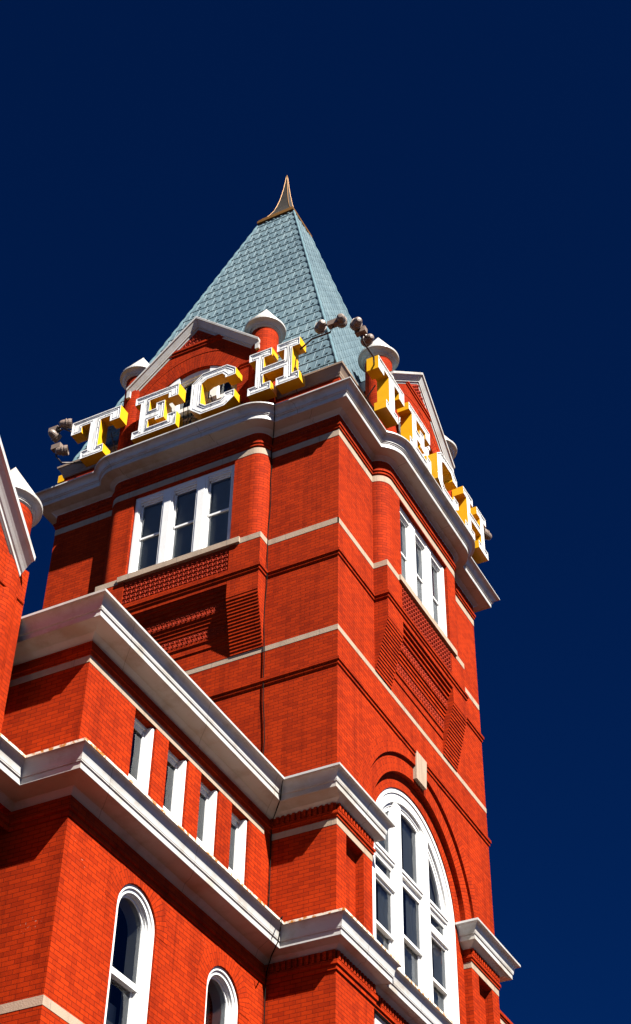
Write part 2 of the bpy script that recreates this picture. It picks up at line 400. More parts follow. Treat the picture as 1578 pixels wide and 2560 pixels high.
def arc(cu, cz, r, a0, a1, n):
    return [(cu+r*math.cos(math.radians(a0+(a1-a0)*i/n)), cz+r*math.sin(math.radians(a0+(a1-a0)*i/n))) for i in range(n+1)]
def ring(mb, xf, cu, cz, r0, r1, d, a0=0, a1=180, n=40, mi=0, uv=True):
    for i in range(n):
        A, B = math.radians(a0+(a1-a0)*i/n), math.radians(a0+(a1-a0)*(i+1)/n)
        P = lambda r, a: xf(cu+r*math.cos(a), d, cz+r*math.sin(a))
        rm = (r0+r1)/2
        mb.face([P(r0, A), P(r1, A), P(r1, B), P(r0, B)], uv=[(r0-r1, rm*A), (0, rm*A), (0, rm*B), (r0-r1, rm*B)] if uv else None, mi=mi)
def cyl_wall(mb, xf, cu, cz, r, d0, d1, a0=0, a1=180, n=40, mi=0, smooth=False):
    for i in range(n):
        A, B = math.radians(a0+(a1-a0)*i/n), math.radians(a0+(a1-a0)*(i+1)/n)
        P = lambda a, d: xf(cu+r*math.cos(a), d, cz+r*math.sin(a))
        mb.face([P(A, d0), P(A, d1), P(B, d1), P(B, d0)], uv=[(d0, r*A), (d1, r*A), (d1, r*B), (d0, r*B)], mi=mi, smooth=smooth)
def arcbox(mb, xf, cu, cz, r0, r1, d0, d1, a0=0, a1=180, n=32, mi=0):
    ring(mb, xf, cu, cz, r0, r1, d1, a0, a1, n, mi, uv=False)
    cyl_wall(mb, xf, cu, cz, r0, d0, d1, a0, a1, n, mi); cyl_wall(mb, xf, cu, cz, r1, d0, d1, a0, a1, n, mi)
def bosses(mb, xf, u0, u1, z0, z1, d, pu=0.122, pz=0.122, r=0.036, h=0.030, inside=None, n=8, mi=0):
    nu = max(1, round((u1-u0)/pu)); nz_ = max(1, round((z1-z0)/pz)); du, dz = (u1-u0)/nu, (z1-z0)/nz_
    for i in range(nu):
        for j in range(nz_):
            cu, cz = u0+(i+.5)*du, z0+(j+.5)*dz
            if inside and not inside(cu, cz): continue
            for k in range(n):
                A, B = 2*math.pi*k/n, 2*math.pi*(k+1)/n
                o = lambda a, rr, dd: xf(cu+rr*math.cos(a), d+dd, cz+rr*math.sin(a))
                mb.face([o(A, r, 0), o(B, r, 0), o(B, r*.85, h), o(A, r*.85, h)], mi=mi)
                mb.face([o(A, r*.85, h), o(B, r*.85, h), o(B, r*.55, h), o(A, r*.55, h)], mi=mi)
                mb.face([o(A, r*.55, h), o(B, r*.55, h), o(B, r*.5, .002), o(A, r*.5, .002)], mi=mi)
    for i in range(nu+1):     # tile joints standing between the bosses
        if not inside: mb.box(xf, u0+i*du-.004, u0+i*du+.004, d, d+.008, z0, z1, mi=mi)
def ledge(z1, z0, p1=0.05, p2=0.026):
    """two projecting brick courses, the lower one projecting less"""
    h = (z1-z0)/2
    return [(0, z1+.002), (p1, z1), (p1, z1-h*.86), (p2, z1-h*.86-.004), (p2, z0+.012), (0.0, z0)]

BLD = thing('brick_building', 'red brick building with a tall square tower, white cornices and a grey-green pyramid roof', 'building', (-3.8, 3.8, 0))
class Parent:     # children keep world coordinates
    pass
def part(mb, name, mats, parent=None, label=None):
    par = parent if parent is not None else BLD
    o = mb.build(name, mats, par, label)
    if par is BLD: o.matrix_parent_inverse = Matrix.Translation((3.8, -3.8, 0))
    else: o.matrix_parent_inverse = Matrix.Identity(4)
    return o

# ================================================================ TOWER SHAFT
ZC_A, CU_A = 17.75, 3.81
mb = MB()
holeR = [(1.475, 12.0), (6.145, 12.0), (6.145, 17.95)] + [(CU_A+2.72*math.cos(math.radians(a)), ZC_A+2.72*math.sin(math.radians(a))) for a in [4.2+i*(171.6)/44 for i in range(45)]] + [(1.475, 17.95)]
slot1 = [(0.39, 15.06), (1.105, 15.06), (1.105, 17.055), (0.39, 17.055)]
slot2 = [(6.515, 15.06), (7.225, 15.06), (7.225, 17.055), (6.515, 17.055)]
bayh = [(2.46, 24.58), (5.14, 24.58), (5.14, 27.0), (2.46, 27.0)]
gabh = arc(3.8, 29.49, 1.25, 0, 180, 24)
for k in 'RLBK':
    holes = [bayh]
    if k == 'R': holes += [holeR, slot1, slot2]
    mb.panel(FR[k], [(0, 0), (W, 0), (W, 28.99), (0, 28.99)], holes, 0.0)
xf = FR['R']
for sl_ in (slot1, slot2):
    mb.reveal(xf, sl_, 0, -0.17); mb.panel(xf, sl_, [], -0.17)
# arched recess of the big window: ring, orders, jambs
ring(mb, xf, CU_A, ZC_A, 2.335, 2.72, -0.055, 0, 180, 60)
mb.reveal(xf, holeR[2:-1], 0, -0.055, closed=False)
for s0, s1 in ((1.097, 1.475), (6.145, 6.53)):
    mb.face([xf(s0, -.055, 17.75), xf(s1, -.055, 17.75), xf(s1, -.055, 17.96), xf(s0, -.055, 17.96)])
    mb.face([xf(s0, -.0545, 17.955), xf(s1, -.0545, 17.955), xf(s1, 0.0, 17.955), xf(s0, 0.0, 17.955)])
cyl_wall(mb, xf, CU_A, ZC_A, 2.335, -.055, -0.17, 0, 180, 60)
ring(mb, xf, CU_A, ZC_A, 2.03, 2.335, -0.17, 0, 180, 60)
cyl_wall(mb, xf, CU_A, ZC_A, 2.03, -.17, -0.34, 0, 180, 60)
for s, ss in ((1.475, 1.78), (6.145, 5.84)):
    mb.face([xf(s, 0, 14.0), xf(s, -.17, 14.0), xf(s, -.17, 17.96), xf(s, 0, 17.96)])
    lo, hi = min(s, ss), max(s, ss)
    mb.face([xf(lo, -.17, 14.0), xf(hi, -.17, 14.0), xf(hi, -.17, 17.75), xf(lo, -.17, 17.75)])
    mb.face([xf(ss, -.17, 14.0), xf(ss, -.34, 14.0), xf(ss, -.34, 17.75), xf(ss, -.17, 17.75)])
# wall under the big window
mb.face([xf(1.475, -.11, 12.0), xf(6.145, -.11, 12.0), xf(6.145, -.11, 14.75), xf(1.475, -.11, 14.75)])
mb.face([xf(1.475, -.11, 14.75), xf(6.145, -.11, 14.75), xf(6.145, -.6, 14.75), xf(1.475, -.6, 14.75)])
mb.reveal(xf, [(1.475, 12.0), (1.475, 14.75)], 0, -.11, closed=False); mb.reveal(xf, [(6.145, 12.0), (6.145, 14.75)], 0, -.11, closed=False)
part(mb, 'tower_wall', BRICK)
# dark interior so that windows look into unlit rooms
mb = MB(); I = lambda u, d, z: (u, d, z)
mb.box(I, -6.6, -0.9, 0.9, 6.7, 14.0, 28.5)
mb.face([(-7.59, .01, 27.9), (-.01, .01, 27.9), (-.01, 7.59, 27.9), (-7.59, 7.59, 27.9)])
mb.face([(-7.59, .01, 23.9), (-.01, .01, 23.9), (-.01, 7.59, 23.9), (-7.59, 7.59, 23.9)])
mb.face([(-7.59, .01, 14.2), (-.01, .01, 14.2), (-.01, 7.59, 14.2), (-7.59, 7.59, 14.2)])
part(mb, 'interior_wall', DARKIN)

# soldier-brick ring outside the arch (flush pattern, 3 mm proud)
mb = MB(); ring(mb, xf, CU_A, ZC_A, 2.724, 3.05, 0.004, 0, 180, 64); part(mb, 'arch_voussoirs', BRICK)
# keystone
mb = MB(); mb.prism(xf, [(3.615, 20.15), (4.105, 20.15), (4.165, 20.86), (3.64, 20.86)], -.15, 0.03); part(mb, 'keystone', STONE)

# ================================================================ BAYS
def bay(k):
    f = FR[k]; mb = MB()
    for side in (0, 1):          # upper piers with quarter-round corners
        pl = [(U1+RQ-RQ*math.cos(a), RQ*math.sin(a)) for a in [math.pi/2*i/14 for i in range(15)]] + [(2.46, BP), (2.46, 0.0)]
        if side: pl = [(W-u, d) for u, d in pl][::-1]
        L = 0
        for i in range(len(pl)-1):
            l = math.dist(pl[i], pl[i+1]); a, b = pl[i], pl[i+1]
            mb.face([f(a[0], a[1], 24.56), f(b[0], b[1], 24.56), f(b[0], b[1], 27.24), f(a[0], a[1], 27.24)],
                    uv=[(L, 24.56), (L+l, 24.56), (L+l, 27.24), (L, 27.24)], smooth=(l < .1))
            L += l
    mb.face([f(2.46, BP, 27.0), f(5.14, BP, 27.0), f(5.14, BP, 27.24), f(2.46, BP, 27.24)])
    mb.face([f(2.46, BP, 27.0), f(5.14, BP, 27.0), f(5.14, 0, 27.0), f(2.46, 0, 27.0)])
    for u0, u1 in ((U1, 2.46), (5.14, U2)): mb.box(f, u0, u1, -.01, BP, 22.98, 24.555)      # square lower piers
    mb.box(f, 2.459, 5.141, -.01, BP-.002, 23.38, 23.76)
    mb.box(f, 2.459, 5.141, -.01, BP-.03, 23.759, 24.43)
    mb.box(f, 2.459, 5.141, -.01, .10, 24.40, 24.58)
    B = part(mb, 'bay_wall', BRICK)
    ns = 17; z0 = 21.665; h = (22.98-z0)/ns
    for u0, u1 in ((U1, 2.46), (5.14, U2)):      # stepped brackets, one brick course per step
        mb = MB()
        for i in range(ns): mb.box(f, u0, u1, -.01, .012 + (BP-.012)*(i+1)/ns*.97, z0+i*h, z0+(i+1)*h)
        mb.build('corbel_bracket', BRICK, B)
    mb = MB()
    for za, zb, d in ((23.29, 23.38, .290), (23.19, 23.29, .245), (23.09, 23.19, .205), (22.82, 23.09, .165), (22.735, 22.82, .135), (22.645, 22.735, .108), (22.55, 22.645, .085), (22.24, 22.55, .062), (22.06, 22.24, .035), (21.66, 22.06, .012)):
        mb.box(f, 2.46, 5.14, -.01, d, za, zb)
    mb.build('corbel_courses', BRICK, B)
    if k in 'RL':
        for z0, z1, d, pz, r in ((23.77, 24.38, BP-.03, .122, .046), (22.83, 23.07, .165, .12, .044), (22.29, 22.53, .062, .12, .044)):
            mb = MB(); bosses(mb, f, 2.47, 5.13, z0, z1, d, .122, pz, r, .03 if z0 > 23.5 else .014); mb.build('terracotta_panel', TERRA, B)
    mb = MB(); mb.box(f, 2.30, 5.40, .06, BP+.055, 24.43, 24.578); mb.build('window_sill', STONE, B)
for k in 'RLBK': bay(k)

# stone bands -----------------------------------------------------
def stone_band(z0, z1, mode):
    mb = MB()
    if mode == 'bay': bay_sweep(mb, [(0.0, z0), (.006, z0+.001), (.006, z1-.001), (0, z1)])
    else: sweep(mb, [(0, 0), (0, W), (-W, W), (-W, 0)], [(-.02, z0), (.006, z0), (.006, z1), (-.02, z1)], closed=True)
    return mb
part(stone_band(27.03, 27.212, 'bay'), 'stone_band', STONE)
for k in 'RLBK':
    f = FR[k]; z0, z1 = 24.41, 24.56
    for s0, s1 in ((-.006, U1-.006), (U2+.006, W+.006)):
        mb = MB(); mb.box(f, s0, s1, -.02, .006, z0, z1); part(mb, 'stone_band', STONE)
    for s0, s1 in ((U1-.006, 2.30), (5.30, U2+.006)):
        mb = MB(); mb.box(f, s0, s1, -.005, BP+.006, z0, z1); part(mb, 'stone_band', STONE)
part(stone_band(21.535, 21.66, 'plain'), 'stone_band', STONE)
# brick ledges
mb = MB(); bay_sweep(mb, ledge(27.395, 27.245, .055, .03)); bay_sweep(mb, [(.0, 27.39), (.012, 27.40), (.012, 27.72)]); part(mb, 'brick_frieze', BRICK)
mb = MB(); bay_sweep(mb, ledge(23.655, 23.50, .055, .028), square=True); part(mb, 'brick_ledge', BRICK)
tw = [(0, 0), (0, W), (-W, W), (-W, 0)]; mb = MB()
# lower ledge stops either side of the keystone
sweep(mb, [(0, 4.175), (0, W), (-W, W), (-W, 0), (0, 0), (0, 3.59)], ledge(20.825, 20.67, .055, .028))
part(mb, 'brick_ledge', BRICK)
# dotted frieze under the top cornice
for k in 'RL':
    f = FR[k]
    for a, b, d in ((0.05, 1.66, .012), (2.05, 5.55, BP+.012), (5.95, 7.55, .012)):
        mb = MB(); bosses(mb, f, a, b, 27.43, 27.67, d, .13, .12, .035, .022, n=6); part(mb, 'terracotta_frieze', TERRA)

# main cornice -----------------------------------------------------
CAV = lambda p0, z0, dp, dz, n=8: [(p0+dp*(1-math.cos(math.pi/2*t/n)), z0+dz*math.sin(math.pi/2*t/n)) for t in range(n+1)]
TOPC = [(0.0, 27.66), (.03, 27.695), (.05, 27.70), (.115, 27.735), (.13, 27.745), (.345, 27.775), (.368, 27.77), (.375, 27.78), (.375, 27.895), (.395, 27.90), (.398, 27.925), (.415, 27.93)] + \
       CAV(.42, 27.935, .115, .150) + [(.552, 28.087), (.56, 28.095), (.56, 28.13), (.545, 28.138)]
DECK = [(.545, 28.138), (.48, 28.15), (-.1, 28.21)]
mb = MB(); bay_sweep(mb, DECK); part(mb, 'cornice_deck', ROOFD)
mb = MB(); bay_sweep(mb, TOPC); part(mb, 'main_cornice', CORN)
# ================================================================ WINDOWS
def add_window(parts, name='window', panes=None, extra=None):
    w_ = part(parts, name, SASH)
    if panes: 
        o = panes.build('pane', GLASS, w_)
    for nm, mbx, mt in (extra or []): mbx.build(nm, mt, w_)
    return w_
def bay_window(f, blind_mat, shift):
    mb, pn, bl = MB(), MB(), MB()
    u0, u1, z0, z1 = 2.46, 5.14, 24.575, 27.0
    jw, mw = .13, .28
    lw_ = (u1-u0-2*jw-2*mw)/3
    us = [u0+jw+i*(lw_+mw) for i in range(3)]
    mb.box(f, u0, u0+jw, .02, .25, z0, z1); mb.box(f, u1-jw, u1, .02, .25, z0, z1)
    for i in (0, 1):
        a = us[i]+lw_; mb.box(f, a, a+mw, .02, .25, z0, z1-.10); mb.box(f, a+.05, a+mw-.05, .25, .268, z0, z1-.15)
    mb.box(f, u0+jw, u1-jw, .02, .245, z1-.10, z1)
    mb.box(f, u0+.03, u0+jw-.03, .25, .268, z0, z1-.06); mb.box(f, u1-jw+.03, u1-.03, .25, .268, z0, z1-.06)
    for u in us:
        a, b = u, u+lw_; zm = 25.78
        mb.box(f, a, b, .02, .225, z1-.16, z1-.10)
        mb.box(f, a, b, .02, .19, z1-.20, z1-.16)
        # upper sash (outer) and lower sash (inner)
        for x0, x1 in ((a, a+.038), (b-.038, b)):
            mb.box(f, x0, x1, .10, .16, zm, z1-.20); mb.box(f, x0, x1, .08, .13, z0+.04, zm)
        mb.box(f, a, b, .07, .145, zm-.03, zm+.03); mb.box(f, a, b, .10, .16, z1-.24, z1-.20); mb.box(f, a, b, .08, .14, z0, z0+.07)
        pn.face([f(a+.03, .145, zm+.02), f(b-.03, .145, zm+.02), f(b-.03, .145, z1-.23), f(a+.03, .145, z1-.23)])
        pn.face([f(a+.03, .115, z0+.06), f(b-.03, .115, z0+.06), f(b-.03, .115, zm-.02), f(a+.03, .115, zm-.02)])
        nb = 14
        bl.face([f(a, .075, z0), f(b, .075, z0), f(b, .075, z1-.24), f(a, .075, z1-.24)])
    return add_window(mb, 'triple_window', pn, [('blind', bl, blind_mat)])
bay_window(FR['L'], BLIND, 0); bay_window(FR['R'], CURT, 0); bay_window(FR['B'], BLIND, 0); bay_window(FR['K'], BLIND, 0)

# big arched window -------------------------------------------------
def big_window():
    f = FR['R']; mb, pn, cu = MB(), MB(), MB()
    RO, RI = 2.03, 1.74; zc, c = ZC_A, CU_A; zb = 14.76
    arcbox(mb, f, c, zc, RI, RO, -.45, -.22, 0, 180, 48); arcbox(mb, f, c, zc, RI-.07, RI, -.45, -.27, 0, 180, 48)
    arcbox(mb, f, c, zc, RO-.10, RO, -.45, -.195, 0, 180, 48)
    for s in (1, -1):
        a, b = sorted((c+s*RI, c+s*RO)); mb.box(f, a, b, -.45, -.22, zb, zc); 
        a, b = sorted((c+s*(RO-.10), c+s*RO)); mb.box(f, a, b, -.45, -.195, zb, zc)
        a, b = sorted((c+s*(RI-.07), c+s*RI)); mb.box(f, a, b, -.45, -.27, zb, zc)
    ms = ((2.98, 3.31), (4.31, 4.64))
    for a, b in ms:
        x = max(abs(a-c), abs(b-c)); zt = zc+math.sqrt(RI**2-x*x)
        mb.box(f, a, b, -.45, -.23, zb, zt+.06); mb.box(f, a+.08, b-.08, -.23, -.19, zb, zt-.0)
        mb.box(f, a+.03, b-.03, -.23, -.212, zb, zt-.02)
    lights = ((c-RI, 2.98), (3.31, 4.31), (4.64, c+RI))
    def lp(u0, u1, z0, r):
        pts = [(u0, z0), (u1, z0)]
        for i in range(13):
            u = u1+(u0-u1)*i/12; x = min(abs(u-c), r-.001); z = zc+math.sqrt(r*r-x*x); pts.append((u, max(z, z0+.002)))
        return pts
    def sash(u0, u1, z0, z1, dd, fr=.06):
        for x0, x1 in ((u0, u0+fr), (u1-fr, u1)): mb.box(f, x0, x1, dd-.05, dd, z0, z1)
        mb.box(f, u0+fr, u1-fr, dd-.05, dd, z0, z0+fr); mb.box(f, u0+fr, u1-fr, dd-.05, dd, z1-fr, z1)
        pn.face([f(u0+fr, dd-.03, z0+fr), f(u1-fr, dd-.03, z0+fr), f(u1-fr, dd-.03, z1-fr), f(u0+fr, dd-.03, z1-fr)])
        k = u0+(u1-u0)*.50
        zz = z0
        for q in range(6):        # hanging folds
            ka, kb = k+(u1-k)*q/6, k+(u1-k)*(q+1)/6; da, db = (.085, .11) if q % 2 else (.11, .085)
            cu.face([f(ka, dd-da, z0), f(kb, dd-db, z0), f(kb, dd-db, z1), f(ka, dd-da, z1)])
    for i, (a, b) in enumerate(lights):
        # head light inside the arch
        pts = lp(a+.02, b-.02, 17.93, RI-.06); pn.panel(f, pts, [], -.33)
        mid = a+(b-a)*.5
        cpts = lp(mid, b-.02, 17.93, RI-.10); cu.panel(f, cpts, [], -.42)
        arcs = lp(a, b, 17.93, RI-.07); arcs2 = lp(a+.07, b-.07, 18.0, RI-.15)
        for q in range(2, len(arcs)-1):
            A, B, C2, D2 = arcs[q], arcs[q+1], arcs2[q+1], arcs2[q]
            mb.face([f(A[0], -.29, A[1]), f(B[0], -.29, B[1]), f(C2[0], -.29, C2[1]), f(D2[0], -.29, D2[1])])
            mb.face([f(D2[0], -.29, D2[1]), f(C2[0], -.29, C2[1]), f(C2[0], -.36, C2[1]), f(D2[0], -.36, D2[1])])
        for x0, x1 in ((a, a+.06), (b-.06, b)): mb.box(f, x0, x1, -.36, -.29, 17.9, max(17.95, lp(a, b, 17.93, RI-.1)[2 if x1 == b else -1][1]))
        mb.box(f, a, b, -.42, -.24, 17.80, 17.94); mb.box(f, a, b, -.42, -.215, 17.86, 17.92)
        if i == 1:
            mb.box(f, a, b, -.42, -.30, 17.70, 17.80); sash(a, b, 16.53, 17.70, -.28); sash(a, b, zb, 16.60, -.34)
        else:
            mb.box(f, a, b, -.42, -.28, 17.74, 17.80)
            sash(a, b, 17.38, 17.74, -.29, .04)
            mb.box(f, a, b, -.42, -.235, 17.24, 17.40)
            sash(a, b, 16.24, 17.24, -.28); sash(a, b, zb, 16.31, -.34)
    w_ = add_window(mb, 'arched_window', pn, [('curtain', cu, CURT)])
big_window()

# ================================================================ PARAPET, ROOF
RK, RZ = 3.70, 29.15       # slope and spring of the pyramid
mb = MB()
sweep(mb, tw, [(0, 28.94), (.02, 28.95), (.03, 28.99), (.045, 29.02), (.05, 29.06), (.075, 29.11), (.125, 29.20), (.15, 29.215), (.155, 29.27), (.13, 29.285), (-.2, 29.29)], closed=True)
part(mb, 'roof_gutter', GUTTER)
ROOF = None
mb = MB(); ROWH = 0.463; ROWS = 26; EF = 0.15      # the roof sits a little back from the rear wall
LIP = {'R': .004, 'L': .024, 'B': .02, 'K': .02}; LOCK = {'R': .021, 'L': .007, 'B': .01, 'K': .01}
for k in 'RLBK':
    f0 = FR[k]; f = (lambda u, d, z: f0(u, d-EF, z)) if k == 'K' else f0
    ua = EF if k == 'B' else 0.0; ub = W-EF if k == 'R' else W
    for i in range(ROWS):
        z0, z1 = RZ+.09+i*ROWH, RZ+.09+(i+1)*ROWH
        t0, t1 = (z0-RZ)/RK, (z1-RZ)/RK
        L = LIP[k]; off = .5*(i % 2)
        P = [f(ua+t0, -t0+L, z0-.01), f(ub-t0, -t0+L, z0-.01), f(ub-t1, -t1+.004, z1), f(ua+t1, -t1+.004, z1)]
        mb.face(P, uv=[((t0)/.25+off, i), ((ub-t0)/.25+off, i), ((ub-t1)/.25+off, i+1), (t1/.25+off, i+1)])
        mb.face([f(ua+t0, -t0+L, z0-.01), f(ub-t0, -t0+L, z0-.01), f(ub-t0, -t0-.02, z0-.012), f(ua+t0, -t0-.02, z0-.012)], uv=[(.3, .3)]*4)
        for u, v in ((ua+t0, ua+t1), (ub-t0, ub-t1)):
            mb.face([f(u, -t0+L, z0-.01), f(u, -t0-.02, z0-.012), f(v, -t1, z1)], uv=[(.3, .3)]*3)
        H = LOCK[k]; q = lambda uu, dd, zz: f(uu, -(zz-RZ)/RK+dd, zz)
        for j in range(int(W/.25)+2):                     # side locks of the shingles
            u = (math.floor(t0/.25+off)+j-off)*.25
            if u < ua+t1+.02 or u > ub-t1-.02: continue
            mb.face([q(u-.012, .0, z0), q(u-.006, L+H, z0), q(u-.006, H+.004, z1), q(u-.012, 0, z1)], uv=[(.3, .3)]*4)
            mb.face([q(u-.006, L+H, z0), q(u+.006, L+H, z0), q(u+.006, H+.004, z1), q(u-.006, H+.004, z1)], uv=[(.3, .3)]*4)
            mb.face([q(u+.006, L+H, z0), q(u+.012, .0, z0), q(u+.012, 0, z1), q(u+.006, H+.004, z1)], uv=[(.3, .3)]*4)
        if k == 'L':                                      # the little raised boss on every shingle
            zc = z0+.12; tc_ = (zc-RZ)/RK; dd = -tc_+L*.75
            for j in range(int((W-2*tc_)/.25)+2):
                u = (math.floor(tc_/.25+off)+j+.5-off)*.25
                if u < tc_+.1 or u > W-tc_-.1: continue
                n_ = 8; r = .043; h = .028
                o = lambda a, rr, hh: f(u+rr*math.cos(a), dd+hh-(rr*math.sin(a))/RK, zc+rr*math.sin(a)*.8)
                for m_ in range(n_):
                    A, B = 2*math.pi*m_/n_, 2*math.pi*(m_+1)/n_
                    mb.face([o(A, r, -.01), o(B, r, -.01), o(B, r*.8, h), o(A, r*.8, h)], uv=[(.3, .3)]*4)
                    mb.face([o(A, r*.8, h), o(B, r*.8, h), o(0, 0, h*1.1)], uv=[(.3, .3)]*3)
ROOF = part(mb, 'pyramid_roof', SHINGLE)
mb = MB()
for sx, sy in ((0, 0), (-W, 0), (-W, W-EF), (0, W-EF)):
    pts = []
    gx, gy = (-1 if sx == 0 else 1), (1 if sy == 0 else -1); NP = ROWS*3
    for i in range(NP+1):
        z = RZ+.1+(41.15-RZ-.1)*i/NP; t = (z-RZ)/RK-.006; pts.append((sx+gx*t, sy+gy*t, z))
    mb.tube(pts, [(.046, .040, .026)[q % 3] for q in range(NP+1)], n=8, smooth=False)
mb.build('ridge_roll', RIDGE, ROOF)
# finial: small curved pyramid of bronze with gilded edges
mb = MB()
prof = [(.53, 41.24), (.43, 41.42), (.34, 41.62), (.265, 41.86), (.20, 42.14), (.145, 42.46), (.10, 42.82), (.064, 43.18), (.038, 43.50), (.022, 43.72), (.006, 43.87)]
cx, cy = -3.8, 3.8-EF*.35
sq = lambda h, z: [(cx+h, cy-h, z), (cx+h, cy+h, z), (cx-h, cy+h, z), (cx-h, cy-h, z)]
for (h0, z0), (h1, z1) in zip(prof[:-1], prof[1:]):
    A, B = sq(h0, z0), sq(h1, z1)
    for i in range(4): mb.face([A[i], A[(i+1) % 4], B[(i+1) % 4], B[i]])
for i in range(4):
    mb.tube([sq(h, z)[i] for h, z in prof], [.013]*6+[.012]*3+[.010, .007], n=6, mi=1)
for h, z0, z1 in ((.625, 41.02, 41.13), (.60, 41.13, 41.19), (.54, 41.19, 41.30)):
    A, B = sq(h, z0), sq(h-.01, z1)
    for i in range(4): mb.face([A[i], A[(i+1) % 4], B[(i+1) % 4], B[i]], mi=1)
    mb.face(B, mi=1); mb.face(A[::-1], mi=1)
mb.build('finial', [BRONZE, GOLD], ROOF)

# ================================================================ GABLES (one on each side)
GS = 0.945   # slope of the rake
def gable(k):
    f = FR[k]; mb = MB()
    zt = lambda u: 32.55-.06-abs(u-3.8)*GS
    outer = [(2.0, 28.17), (5.6, 28.17), (5.6, zt(5.6)), (3.8, zt(3.8)), (2.0, zt(2.0))]
    hole = [(2.55, 28.5), (5.05, 28.5)] + arc(3.8, 29.49, 1.25, 0, 180, 28)
    mb.panel(f, outer, [hole], BP)
    mb.reveal(f, hole, BP, BP-.22)
    # cheeks running back to the main roof
    for u in (2.0, 5.6): mb.face([f(u, BP, 28.17), f(u, -1.6, 28.17), f(u, -1.6, zt(u)), f(u, BP, zt(u))])
    # ledges
    for z1, z0, ua, ub in ((31.66, 31.51, 3.8-(32.40-31.60)/GS, 3.8+(32.40-31.60)/GS), (30.26, 30.12, 2.0, 2.50), (30.26, 30.12, 5.10, 5.60)):
        h = (z1-z0)/2
        mb.box(f, ua, ub, BP-.01, BP+.05, z1-h*.85, z1); mb.box(f, ua, ub, BP-.01, BP+.026, z0, z1-h*1.05)
    G = part(mb, 'gable', BRICK)
    mb = MB(); ring(mb, f, 3.8, 29.49, 1.254, 1.74, BP+.004, 0, 180, 40); ring(mb, f, 3.8, 29.49, 1.74, 1.80, BP+.012, 0, 180, 40); mb.build('arch_voussoirs', BRICK, G)
    if k in 'RL':
        mb = MB(); mb.panel(f, [(3.06, 31.665), (4.54, 31.665), (3.8, 32.36)], [], BP+.003); bosses(mb, f, 2.9, 4.7, 31.68, 32.3, BP, .122, .122, .04, .035, inside=lambda u, z: z < zt(u)-.36)
        mb.build('terracotta_panel', TERRA, G)
    # white raking coping
    mb = MB()
    prof = [(-.37, BP-.01), (-.36, BP+.012), (-.30, BP+.018), (-.29, BP+.05), (-.24, BP+.055), (-.22, BP+.07), (-.18, BP+.09), (-.12, BP+.125), (-.085, BP+.145), (-.08, BP+.175), (-.015, BP+.18), (0, BP+.17), (.0, -1.2)]
    for s in (-1, 1):
        rows = []
        for nrm, d in prof:
            top = (3.8, 32.56+nrm); bot_u = 1.93; b = (3.8+s*(3.8-bot_u), 32.56+nrm-(3.8-bot_u)*GS)
            rows.append([f(top[0], d, top[1]), f(b[0], d, b[1])])
        mb.grid(rows)
        e = [r[1] for r in rows[:-1]]; mb.face(e+[f(3.8+s*1.87, BP-.01, 32.56-1.87*GS)])
        bx = 3.8+s*1.87
        mb.box(f, min(bx, bx-s*.10), max(bx, bx-s*.10), BP+.0, BP+.14, 32.56-1.87*GS-.33, 32.56-1.87*GS-.12)
        mb.face([f(bx, BP-.01, 32.56-1.87*GS), f(bx, BP-.01, 32.2-1.87*GS), f(bx, -1.2, 32.2-1.87*GS), f(bx, -1.2, 32.56-1.87*GS)])
    mb.build('raking_coping', WHITE, G)
    mb = MB()
    for s in (-1, 1):
        a = [f(3.8, BP+.14, 32.585), f(3.8+s*1.87, BP+.14, 32.585-1.87*GS), f(3.8+s*1.87, -2.0, 32.585-1.87*GS), f(3.8, -2.0, 32.585)]
        mb.face(a, uv=[(0, 0), (8, 0), (8, 6), (0, 6)])
    mb.build('gable_roof', SHINGLE, G)
    # three-light window under the arch
    mb, pn = MB(), MB()
    arcbox(mb, f, 3.8, 29.49, 1.10, 1.25, BP-.22, BP-.10, 0, 180, 30); arcbox(mb, f, 3.8, 29.49, 1.04, 1.10, BP-.22, BP-.14, 0, 180, 30)
    for u0, u1 in ((2.55, 2.70), (4.90, 5.05)): mb.box(f, u0, u1, BP-.22, BP-.10, 28.5, 29.49)
    for u0, u1 in ((3.13, 3.33), (4.27, 4.47)): mb.box(f, u0, u1, BP-.22, BP-.04, 28.5, 29.49+math.sqrt(1.25**2-.5**2)); mb.box(f, u0-.04, u1+.04, BP-.22, BP-.02, 30.42, 30.66)
    mb.box(f, 2.70, 4.90, BP-.22, BP-.08, 29.44, 29.56)
    mb.box(f, 2.60, 5.0, BP-.22, BP-.02, 28.45, 28.58)
    pn.panel(f, [(2.6, 28.5), (5.0, 28.5)]+arc(3.8, 29.49, 1.12, 0, 180, 24), [], BP-.19)
    w_ = mb.build('gable_window', SASH, G); pn.build('pane', GLASS, w_)
    mb = MB(); mb.panel(f, [(2.5, 28.3), (5.1, 28.3), (5.1, 30.8), (2.5, 30.8)], [], BP-.8); mb.build('interior_wall', DARKIN, G)
    return G
for k in 'RLBK': gable(k)

# turrets beside the gables
def turret(c, r=.338, R=.515, zb=28.15, zt=31.29, za=32.32):
    mb = MB(); mb.lathe((c[0], c[1], 0), [(r, zb), (r, zt)], n=36, uvr=r)
    T = part(mb, 'turret', BRICK)
    mb = MB(); e = R-r
    mb.lathe((c[0], c[1], zt), [(r-.01, -.03), (r+.08*e, -.01), (r+.22*e, .01), (r+.22*e, .03), (r+.32*e, .035), (r+.36*e, .06), (r+.56*e, .10), (r+.78*e, .125), (r+.84*e, .13), (r+.97*e, .135), (R, .145), (R, .195), (R-.015, .205), (0.0, za-zt)], n=44)
    mb.build('turret_cap', WHITE, T)
for k in 'RLBK':
    for u in (2.0, 5.6):
        p = FR[k](u, .08, 0); turret((p[0], p[1]))

